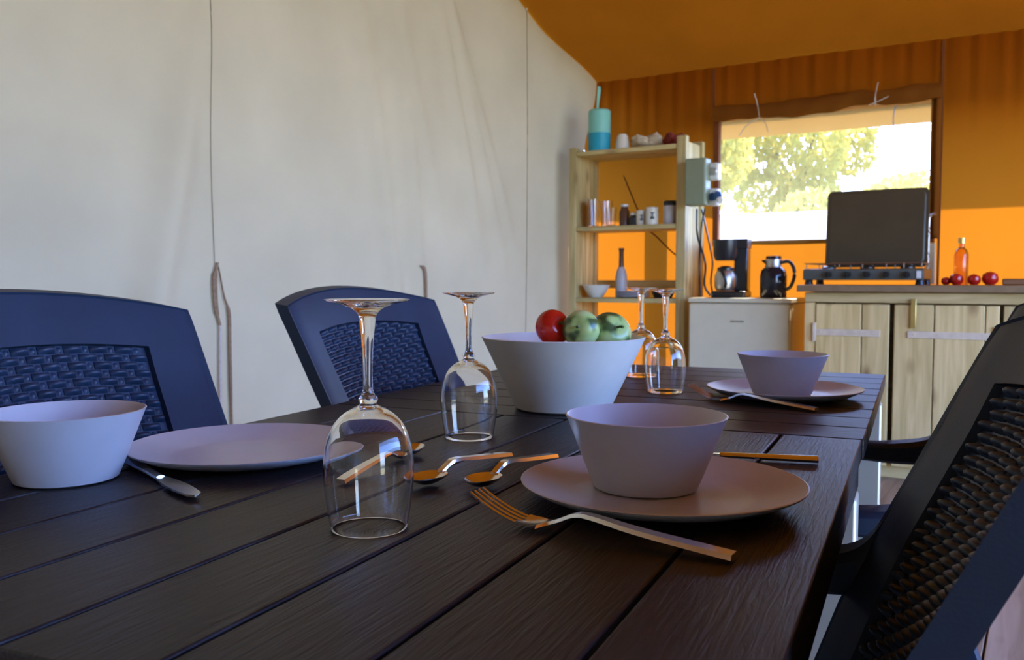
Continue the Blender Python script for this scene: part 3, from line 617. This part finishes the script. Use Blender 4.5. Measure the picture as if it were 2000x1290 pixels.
# ------------------------------------------------------------------ chairs
PROF = [(.0, .905), (.012, .885), (.027, .855), (.052, .80), (.080, .745), (.108, .690), (.135, .63), (.158, .57), (.178, .51), (.192, .455)]
def prof_x(z):
    for (xa, za), (xb, zb) in zip(PROF[:-1], PROF[1:]):
        if za >= z >= zb: return xa + (xb - xa) * (za - z) / (za - zb)
    return PROF[0][0] if z > PROF[0][1] else PROF[-1][0]
def halfw(z): return .272 - .030 * (.905 - z) / .45
def back_pt(s, z, n=0.0):
    """point of the backrest's front face; s -1..1 across, z height, n metres proud of the face"""
    arch = .030 * (1 - s * s) * max(0, (z - .55) / .355)
    x = prof_x(z) - .052 * (1 - s * s)
    return Vector((x + n * .94, halfw(z) * s, z + arch + n * .34))
PZ0, PZ1 = .500, .843
def pan_s(z): return (.188 - .030 * (PZ1 - z) / .343) / halfw(z)
def make_chair():
    t = empty('garden_chair', (0, 0, 0))
    # frame of the back: a closed shell with the panel opening, rounded lip along the top
    bm = B(); NS, NZ = 28, 26
    def cell(i, j, off):
        z = .455 + (.905 - .455) * j / NZ; s = -1 + 2 * i / NS
        return z, s
    zs_ = [.455, .48, PZ0] + [PZ0 + (PZ1 - PZ0) * q / 16 for q in range(1, 17)] + [.862, .880, .895, .905]
    ss_ = [-1, -.97, -.9, -.8] + [None] * 13 + [.8, .9, .97, 1]
    def sval(i, z):
        ps = min(pan_s(z), .78)
        if i <= 3: return [-1, -.965, -.90, -(ps + .0)][i] if i == 3 else [-1, -.965, -(1 + ps) / 2][i]
        if i >= 17: return -sval(20 - i, z)
        return -ps + 2 * ps * (i - 3) / 14
    F = {}
    for side, n in ((0, 0.0), (1, -.010)):
        for i in range(21):
            for j, z in enumerate(zs_):
                s = sval(i, z); nn = n
                if side == 0 and (i in (0, 20)): nn = -.003
                F[side, i, j] = bm.verts.new(back_pt(s, z, nn))
    nj = len(zs_)
    hole = lambda i, j: 3 <= i < 17 and 2 <= j < 18
    for i in range(20):
        for j in range(nj - 1):
            if hole(i, j): continue
            for s_ in (0, 1): bm.faces.new([F[s_, a, b_] for a, b_ in ((i, j), (i + 1, j), (i + 1, j + 1), (i, j + 1))])
    for j in range(nj - 1):
        for i in (0, 20): bm.faces.new((F[0, i, j], F[0, i, j + 1], F[1, i, j + 1], F[1, i, j]))
    for i in range(20):
        for j in (0, nj - 1): bm.faces.new((F[0, i, j], F[0, i + 1, j], F[1, i + 1, j], F[1, i, j]))
    for j in range(2, 18):
        for i in (3, 17): bm.faces.new((F[0, i, j], F[0, i, j + 1], F[1, i, j + 1], F[1, i, j]))
    for i in range(3, 17):
        for j in (2, 18): bm.faces.new((F[0, i, j], F[0, i + 1, j], F[1, i + 1, j], F[1, i, j]))
    obj('back_frame', bm, M['plastic'], t)
    # lip running along the top and down both sides, turned backwards
    bm = B(); path = [(-1, z) for z in (.46, .52, .6, .68, .76, .84, .89)] + [(-1 + 2 * q / 20, .905) for q in range(21)] + [(1, z) for z in (.89, .84, .76, .68, .6, .52, .46)]
    secs = []
    for s, z in path:
        p = back_pt(s, z); top = z >= .904
        dn = Vector((0, 0, 1)) if top else Vector((0, 1 if s > 0 else -1, 0))
        if abs(s) > .999 and top: dn = Vector((0, s, 1)).normalized()
        bk = Vector((-1, 0, .12))
        secs.append([p + dn * .0035 + bk * .000, p + dn * .0045 + bk * .028, p - dn * .003 + bk * .030, p - dn * .004 + bk * .004])
    loft(bm, secs); obj('edge_lip', bm, M['plastic'], t)
    # woven panel: backing with moulded strands standing proud
    bm = B(); grid(bm, 24, 20, lambda i, j: back_pt((-1 + 2 * i / 24) * pan_s(PZ0 + (PZ1 - PZ0) * j / 20), PZ0 + (PZ1 - PZ0) * j / 20, -.0098))
    rows = 33; dz = (PZ1 - PZ0) / rows; pitch = .0385
    def pillow(sc_, zc, hw, hz, base, hgt, nu=6, nv=4):
        def f(i, j):
            a = -1 + 2 * i / nu; b_ = -1 + 2 * j / nv
            return back_pt(sc_ + a * hw / halfw(zc), zc + b_ * hz, base + hgt * (cos(a * pi / 2) ** .5 if abs(a) < 1 else 0) * (cos(b_ * pi / 2) ** .6 if abs(b_) < 1 else 0))
        grid(bm, nu, nv, f)
    for r_ in range(rows):
        zc = PZ0 + dz * (r_ + .5); lim = pan_s(zc) * halfw(zc)
        n_ = int(lim / pitch) + 2
        for q in range(-n_, n_ + 1):
            y = (q + (.5 if r_ % 2 else 0)) * pitch
            hw = .0130; a, b_ = max(y - hw, -lim + .003), min(y + hw, lim - .003)
            if b_ - a > .006: pillow((a + b_) / 2 / halfw(zc), zc, (b_ - a) / 2, dz * .44, -.0085, .0100)
            y2 = y + pitch / 2
            if abs(y2) < lim - .006: pillow(y2 / halfw(zc), zc, .0045, dz * .5, -.0115, .0050, 4, 3)
    wp = obj('woven_panel', bm, M['rattan'], t, auto=False)
    # seat
    bm = B(); NSX, NSY = 16, 16
    def seat(side):
        def f(i, j):
            a = i / NSX; x_ = .150 + .368 * a; s = -1 + 2 * j / NSY; hw = .225 + .02 * a
            dip = .018 * (1 - s * s) * sin(pi * min(1, a * 1.1)) ; rnd_ = .022 * max(0, (a - .85) / .15) ** 2
            return (x_, s * hw, .448 - dip - rnd_ - .028 * side - .012 * (abs(s) ** 6))
        return f
    A = grid(bm, NSX, NSY, seat(0)); C = grid(bm, NSX, NSY, seat(1))
    for i in range(NSX):
        for j in (0, NSY): bm.faces.new((A[i][j], A[i + 1][j], C[i + 1][j], C[i][j]))
    for j in range(NSY):
        for i in (0, NSX): bm.faces.new((A[i][j], A[i][j + 1], C[i][j + 1], C[i][j]))
    obj('seat', bm, M['plastic'], t)
    # arms, each with an upper curve out of the backrest and a drop into the front leg
    for sg in (-1, 1):
        bm = B(); C_ = smooth_pts([(.070, sg * .262, .690), (.098, sg * .264, .654), (.135, sg * .268, .634), (.20, sg * .274, .625), (.26, sg * .276, .624), (.33, sg * .278, .624), (.40, sg * .278, .626), (.455, sg * .276, .612), (.480, sg * .272, .560)], 4); secs = []
        for i, p in enumerate(C_):
            tt = (C_[min(i + 1, len(C_) - 1)] - C_[max(i - 1, 0)]).normalized(); nrm = Vector((-tt.z, 0, tt.x)); q = i / (len(C_) - 1)
            w_ = .014 + .016 * min(1, q * 3); h_ = .032 - .016 * min(1, q * 2.2) if q < .8 else .018
            y = Vector((0, 1, 0))
            secs.append([p + y * w_ * a_ + nrm * h_ * b_ for a_, b_ in ((-1, .6), (-.7, 1), (.7, 1), (1, .6), (1, -.7), (.8, -1), (-.8, -1), (-1, -.7))])
        loft(bm, secs); obj('arm', bm, M['plastic'], t)
        for fx, tx, zt_, w0, w1 in ((.502, .472, .60, .017, .026), (-.035, .150, .475, .018, .028)):
            bm = B(); secs = []
            for q in range(9):
                a = q / 8; cx = fx + (tx - fx) * a ** (1.0); cz = zt_ * a; w_ = w0 + (w1 - w0) * a; cy = sg * (.285 - .018 * a) if zt_ > .5 else sg * (.270 - .045 * a)
                secs.append([(cx + w_ * x_, cy + w_ * y_, cz) for x_, y_ in ((-1, -.8), (-.8, -1), (.8, -1), (1, -.8), (1, .8), (.8, 1), (-.8, 1), (-1, .8))])
            loft(bm, secs); obj('leg', bm, M['plastic'], t)
    return t
ch = make_chair()
spots = [(-1.052, .800, 0, 'dark woven-back plastic armchair at the left, behind the grey bowl'), (-1.052, 1.594, 0, 'woven-back plastic armchair farther along the left side, beyond the tall wine glass'),
         (.076, .775, pi, 'dark woven-back armchair at the right, nearest the camera'), (.165, 1.575, pi, 'dark armchair on the right side, farther back, mostly hidden by the near one')]
for i, (u, v, a, lb) in enumerate(spots):
    o = ch if i == 0 else copy_tree(ch)
    o.location = T(u, v); o.rotation_euler = (0, 0, TA + a); tag(o, lb, 'chair', 'garden chairs around the table')

# ------------------------------------------------------------------ tableware
def lathe_obj(name, prof, mat, u, v, z, label, cat, group=None, n=64):
    bm = B(); lathe(bm, prof, n); return tag(obj(name, bm, mat, loc=T(u, v, z)), label, cat, group)
PLATE = [(0, 0), (.085, 0), (.092, .001), (.120, .008), (.1375, .0165), (.1385, .0185), (.1370, .0190), (.118, .0115), (.092, .0050), (.085, .0042), (0, .0040)]
BOWL = [(0, 0), (.048, 0), (.052, .002), (.0555, .010), (.068, .042), (.0800, .0725), (.0812, .0745), (.0795, .0750), (.0778, .0732), (.066, .044), (.053, .012), (.048, .0065), (0, .006)]
for u, v, lb in ((-.224, .850, 'grey plate under the near grey bowl, at the right of the table'), (-.735, .843, 'empty grey plate at the left side of the table'), (-.218, 1.690, 'grey plate at the far right of the table, under a bowl')):
    lathe_obj('dinner_plate', PLATE, M['melamine'], u, v, ZT + .0003, lb, 'plate', 'grey plates set on the table', 96)
for u, v, z, lb in ((-.2455, .868, ZT + .0046, 'grey bowl standing on the near plate'), (-.829, .667, ZT + .0003, 'grey bowl at the far left edge, standing directly on the table'), (-.222, 1.695, ZT + .0046, 'grey bowl on the far plate near the kitchen')):
    lathe_obj('cereal_bowl', BOWL, M['melamine'], u, v, z, lb, 'bowl', 'grey bowls on the table', 96)
fu, fv = -.534, 1.384
lathe_obj('fruit_bowl', [(0, 0), (.074, 0), (.080, .003), (.084, .012), (.112, .070), (.1345, .117), (.1362, .1195), (.1345, .1205), (.1320, .1185), (.109, .071), (.081, .014), (.074, .008), (0, .007)], M['melamine_pale'], fu, fv, ZT + .0003, 'large pale bowl of fruit in the middle of the table', 'bowl', n=96)
def fruit(name, du, dv, z, r, mat, label, cat, squash=(1, 1, .92), tilt=(0, 0, 0), group=None):
    t = empty(name, T(fu + du, fv + dv, z), 0, label=label, cat=cat, group=group); t.rotation_euler = tilt
    n = 12; pr = [(0, -r * .80)] + [(r * sin(pi * q / n) * (1 + .05 * sin(pi * q / n)), -r * cos(pi * q / n) + (.20 * r * math.exp(-((pi * q / n) / .35) ** 2) - .22 * r * math.exp(-((pi - pi * q / n) / .35) ** 2))) for q in range(1, n)] + [(0, r * .78)]
    pr = [(a * squash[0], b_ * squash[2]) for a, b_ in pr]
    bm = B(); lathe(bm, pr, 32); obj('flesh', bm, mat, t, auto=False)
    bm = B(); tube(bm, smooth_pts([(0, 0, r * .70), (.002, 0, r * .95), (.006, 0, r * 1.12)], 3), .0022, 6); obj('stalk', bm, M['stem_green'], t)
    return t
# lower layer the visible fruit rests on, then the three seen above the rim
for q, (a, rr, r) in enumerate(((.3, .047, .040), (1.7, .047, .038), (3.1, .047, .040), (4.6, .047, .039))):
    fruit('green_fruit', rr * cos(a), rr * sin(a), ZT + .012 + r * .95, r, M['green_fruit'], ['green fruit low in the fruit bowl at its right side', 'green fruit low in the fruit bowl at its back', 'green fruit low in the fruit bowl at its left side', 'green fruit low in the fruit bowl at its front'][q], 'fruit', group='green fruits in the bowl')
c24, s24 = cos(radians(24.4)), sin(radians(24.4))
def fcam(x, f): return (x * c24 - f * s24 - fu, x * s24 + f * c24 - fv)
for name, x, f, z, r, mk, tl, lb, ca in (('red_tomato', .068, 1.478, .876, .0290, 'tomato', (radians(70), 0, radians(60)), 'shiny red tomato showing above the left of the fruit bowl rim', 'tomato'),
                                 ('green_fruit', .1125, 1.450, .875, .0295, 'green_fruit', (radians(80), 0, radians(10)), 'green fruit with dark blotches in the middle of the fruit bowl', 'fruit'),
                                 ('green_fruit', .164, 1.485, .866, .0345, 'green_fruit', (radians(30), radians(60), 0), 'green fruit at the right of the bowl, partly behind its rim', 'fruit')):
    du, dv = fcam(x, f); fruit(name, du, dv, z, r, M[mk], lb, ca, tilt=tl)

# upturned wine glass: foot on top, rim on the table
def make_glass():
    t = empty('wine_glass', (0, 0, 0))
    outer = [(.0330, .0005), (.0362, .020), (.0385, .040), (.0388, .055), (.0368, .072), (.0310, .088), (.0220, .0985), (.0120, .1045), (.0062, .1075)]
    stem = [(.0075, .1090), (.0080, .1115), (.0058, .1140), (.0042, .120), (.0040, .140), (.0050, .160), (.0066, .176), (.0078, .184), (.0130, .1895), (.0230, .1932), (.0335, .1958), (.0345, .1968), (.0335, .1978), (.0, .1980)]
    inner = [(0, .1030), (.0060, .1030), (.0115, .1005), (.0212, .0955), (.0300, .0858), (.0357, .0708), (.0377, .0550), (.0374, .040), (.0351, .020), (.0319, .0005), (.0325, .0)]
    def sub(p):
        q = smooth_pts([(a, 0, b_) for a, b_ in p], 3); return [(max(0, v.x), v.z) for v in q]
    bm = B(); lathe(bm, sub(inner + outer[:]) , 56); bmesh.ops.remove_doubles(bm, verts=bm.verts[:], dist=1e-5)
    # close bowl to stem in one surface
    bm.free(); bm = B(); pr = sub(inner) + sub(outer + stem)
    lathe(bm, pr, 56); obj('glass', bm, M['glass'], t, auto=False)
    return t
def make_glass_one():
    inner = [(0, .1030), (.0060, .1030), (.0115, .1005), (.0212, .0955), (.0300, .0858), (.0357, .0708), (.0377, .0550), (.0374, .040), (.0351, .020), (.0319, .0005), (.0325, .0)]
    outer = [(.0330, .0005), (.0362, .020), (.0385, .040), (.0388, .055), (.0368, .072), (.0310, .088), (.0220, .0985), (.0120, .1045), (.0070, .1075), (.0082, .1105), (.0080, .1130), (.0055, .1160), (.0043, .122), (.0041, .140), (.0050, .160), (.0066, .176), (.0078, .184), (.0130, .1895), (.0230, .1932), (.0335, .1958), (.0345, .1968), (.0335, .1978), (.0, .1980)]
    def sub(p):
        q = smooth_pts([(a, 0, b_) for a, b_ in p], 3); return [(max(0, v.x) if v.x > 1e-4 else 0, v.z) for v in q]
    bm = B(); lathe(bm, sub(inner) + sub(outer), 56)
    return obj('wine_glass', bm, M['glass'], auto=False)
g0 = make_glass_one()
for i, (u, v, lb) in enumerate(((-.427, .642, 'upturned wine glass in the foreground, left of the fork'), (-.551, 1.073, 'upturned wine glass just left of the fruit bowl'), (-.557, 1.922, 'farthest upturned wine glass, half hidden behind the fruit bowl'), (-.435, 1.669, 'upturned wine glass right of the fruit bowl, in front of the fridge'))):
    g = g0 if i == 0 else g0.copy()
    if i: COL.objects.link(g)
    g.location = T(u, v, ZT + .0004); tag(g, lb, 'wine glass', 'upturned wine glasses')

# ------------------------------------------------------------------ cutlery (local x runs from the head, at 0, to the handle end)
def make_fork():
    L_ = .236; bm = B()
    # neck and handle: flat bar rising over an arch, widening to a cut end
    ax = smooth_pts([(.068, 0, .0045), (.082, 0, .009), (.100, 0, .0165), (.118, 0, .0165), (.16, 0, .0105), (.235, 0, .0035)], 5)
    secs = []
    for i, p in enumerate(ax):
        q = i / (len(ax) - 1); w = .011 * max(0, 1 - q * 7) + .0036 + .0042 * max(0, min(1, (q - .35) * 1.7)); h = .0017 + .0008 * q
        secs.append([(p.x, -w, p.z - h * .6), (p.x, -w * .8, p.z + h), (p.x, w * .8, p.z + h), (p.x, w, p.z - h * .6), (p.x, 0, p.z - h)])
    loft(bm, secs)
    # palm and four tines curving up to their tips
    def hz(x): return .0035 + .021 * max(0, (.055 - x) / .055) ** 1.6
    P = [(.048, .0125), (.056, .0128), (.064, .0115), (.071, .0075)]
    loft(bm, [[(x, -w, hz(x) + .001), (x, 0, hz(x) - .0012), (x, w, hz(x) + .001), (x, w, hz(x) + .0030), (x, 0, hz(x) + .0008), (x, -w, hz(x) + .0030)] for x, w in P])
    for k_ in range(4):
        y = -.0105 + .007 * k_; s = []
        for q in range(9):
            x = .049 - .049 * q / 8; w = .00215 - .0010 * q / 8; yy = y * (1 - .06 * q / 8)
            s.append([(x, yy - w, hz(x)), (x, yy - w, hz(x) + .0018), (x, yy + w, hz(x) + .0018), (x, yy + w, hz(x))])
        loft(bm, s)
    return obj('fork', bm, M['steel'])
def make_spoon(face_down=False):
    bm = B(); n = 16
    def bl(side):
        def f(i, j):
            a = i / 10; th = 2 * pi * j / n
            x = .026 - .026 * a * cos(th); y = .0175 * a * sin(th) * (1 - .12 * cos(th)); z = .0010 + .0085 * a * a + side * .0012
            return (x, y, z)
        return f
    for side in (0, 1):
        f = bl(side); c = bm.verts.new(f(0, 0)); prev = None; rings = []
        for i in range(1, 11): rings.append([bm.verts.new(f(i, j)) for j in range(n)])
        for j in range(n): bm.faces.new((c, rings[0][j], rings[0][(j + 1) % n]))
        for A, C in zip(rings[:-1], rings[1:]):
            for j in range(n): bm.faces.new((A[j], A[(j + 1) % n], C[(j + 1) % n], C[j]))
        if side == 0: keep = rings[-1]
        else:
            for j in range(n): bm.faces.new((keep[j], keep[(j + 1) % n], rings[-1][(j + 1) % n], rings[-1][j]))
    ax = smooth_pts([(.049, 0, .0095), (.062, 0, .0145), (.078, 0, .0175), (.12, 0, .0125), (.195, 0, .0035)], 5); secs = []
    for i, p in enumerate(ax):
        q = i / (len(ax) - 1); w = .0042 + .0035 * max(0, min(1, (q - .3) * 1.6)); h = .0016 + .001 * q
        secs.append([(p.x, -w, p.z - h * .6), (p.x, -w * .8, p.z + h), (p.x, w * .8, p.z + h), (p.x, w, p.z - h * .6), (p.x, 0, p.z - h)])
    loft(bm, secs); return obj('spoon', bm, M['steel'])
def make_knife():
    bm = B(); s = []
    for q in range(15):
        a = q / 14; x = .105 * a; w = .0045 + .0055 * sin(pi * min(1, a * .9 + .08)) if a > 0 else .002
        yc = -.003 * (1 - a); s.append([(x, yc - w, .0052), (x, yc + w, .0038), (x, yc + w, .0058), (x, yc - w, .0060)])
    loft(bm, s)
    s = []
    for q in range(13):
        a = q / 12; x = .103 + .112 * a; w = .0050 + .0030 * a; h = .0032 + .0010 * a
        s.append([(x, w * cos(t_), .0046 + h * sin(t_)) for t_ in [2 * pi * k_ / 10 for k_ in range(10)]])
    loft(bm, s); return obj('knife', bm, M['steel'])
def lay(o, u0, v0, u1, v1, z, label, cat, group=None, roll=0.0, pitch=0.0):
    """head at (u0,v0), handle towards (u1,v1)"""
    o.location = T(u0, v0, z); o.rotation_euler = Euler((roll, -pitch, TA + math.atan2(v1 - v0, u1 - u0))); return tag(o, label, cat, group)
fk = make_fork()
lay(fk, -.355, .7065, -.126, .678, ZT + .0006, 'fork lying tines up in front of the near plate', 'fork', 'forks on the table')
fk2 = fk.copy(); COL.objects.link(fk2); lay(fk2, -.368, 1.592, -.135, 1.518, ZT + .0006, 'fork in front of the far plate', 'fork', 'forks on the table')
sp = make_spoon(); lay(sp, -.462, .775, -.445, .975, ZT + .0006, 'spoon lying left of the near plate, outer of the pair', 'spoon', 'spoons on the table')
s2 = sp.copy(); COL.objects.link(s2); lay(s2, -.405, .790, -.392, .990, ZT + .0006, 'spoon lying right beside the near plate edge, inner of the pair', 'spoon', 'spoons on the table')
s3 = sp.copy(); COL.objects.link(s3); lay(s3, -.560, .955, -.545, .755, ZT + .0006, 'spoon behind the foreground wine glass, its bowl showing at the right of the glass', 'spoon', 'spoons on the table')
kn = make_knife(); lay(kn, -.312, 1.050, -.100, 1.086, ZT + .0006, 'knife behind the near plate, its handle end pointing right', 'knife', 'knives on the table')
k2 = kn.copy(); COL.objects.link(k2); lay(k2, -.632, .648, -.82, .745, ZT + .0006, 'knife between the left bowl and the empty plate', 'knife', 'knives on the table')
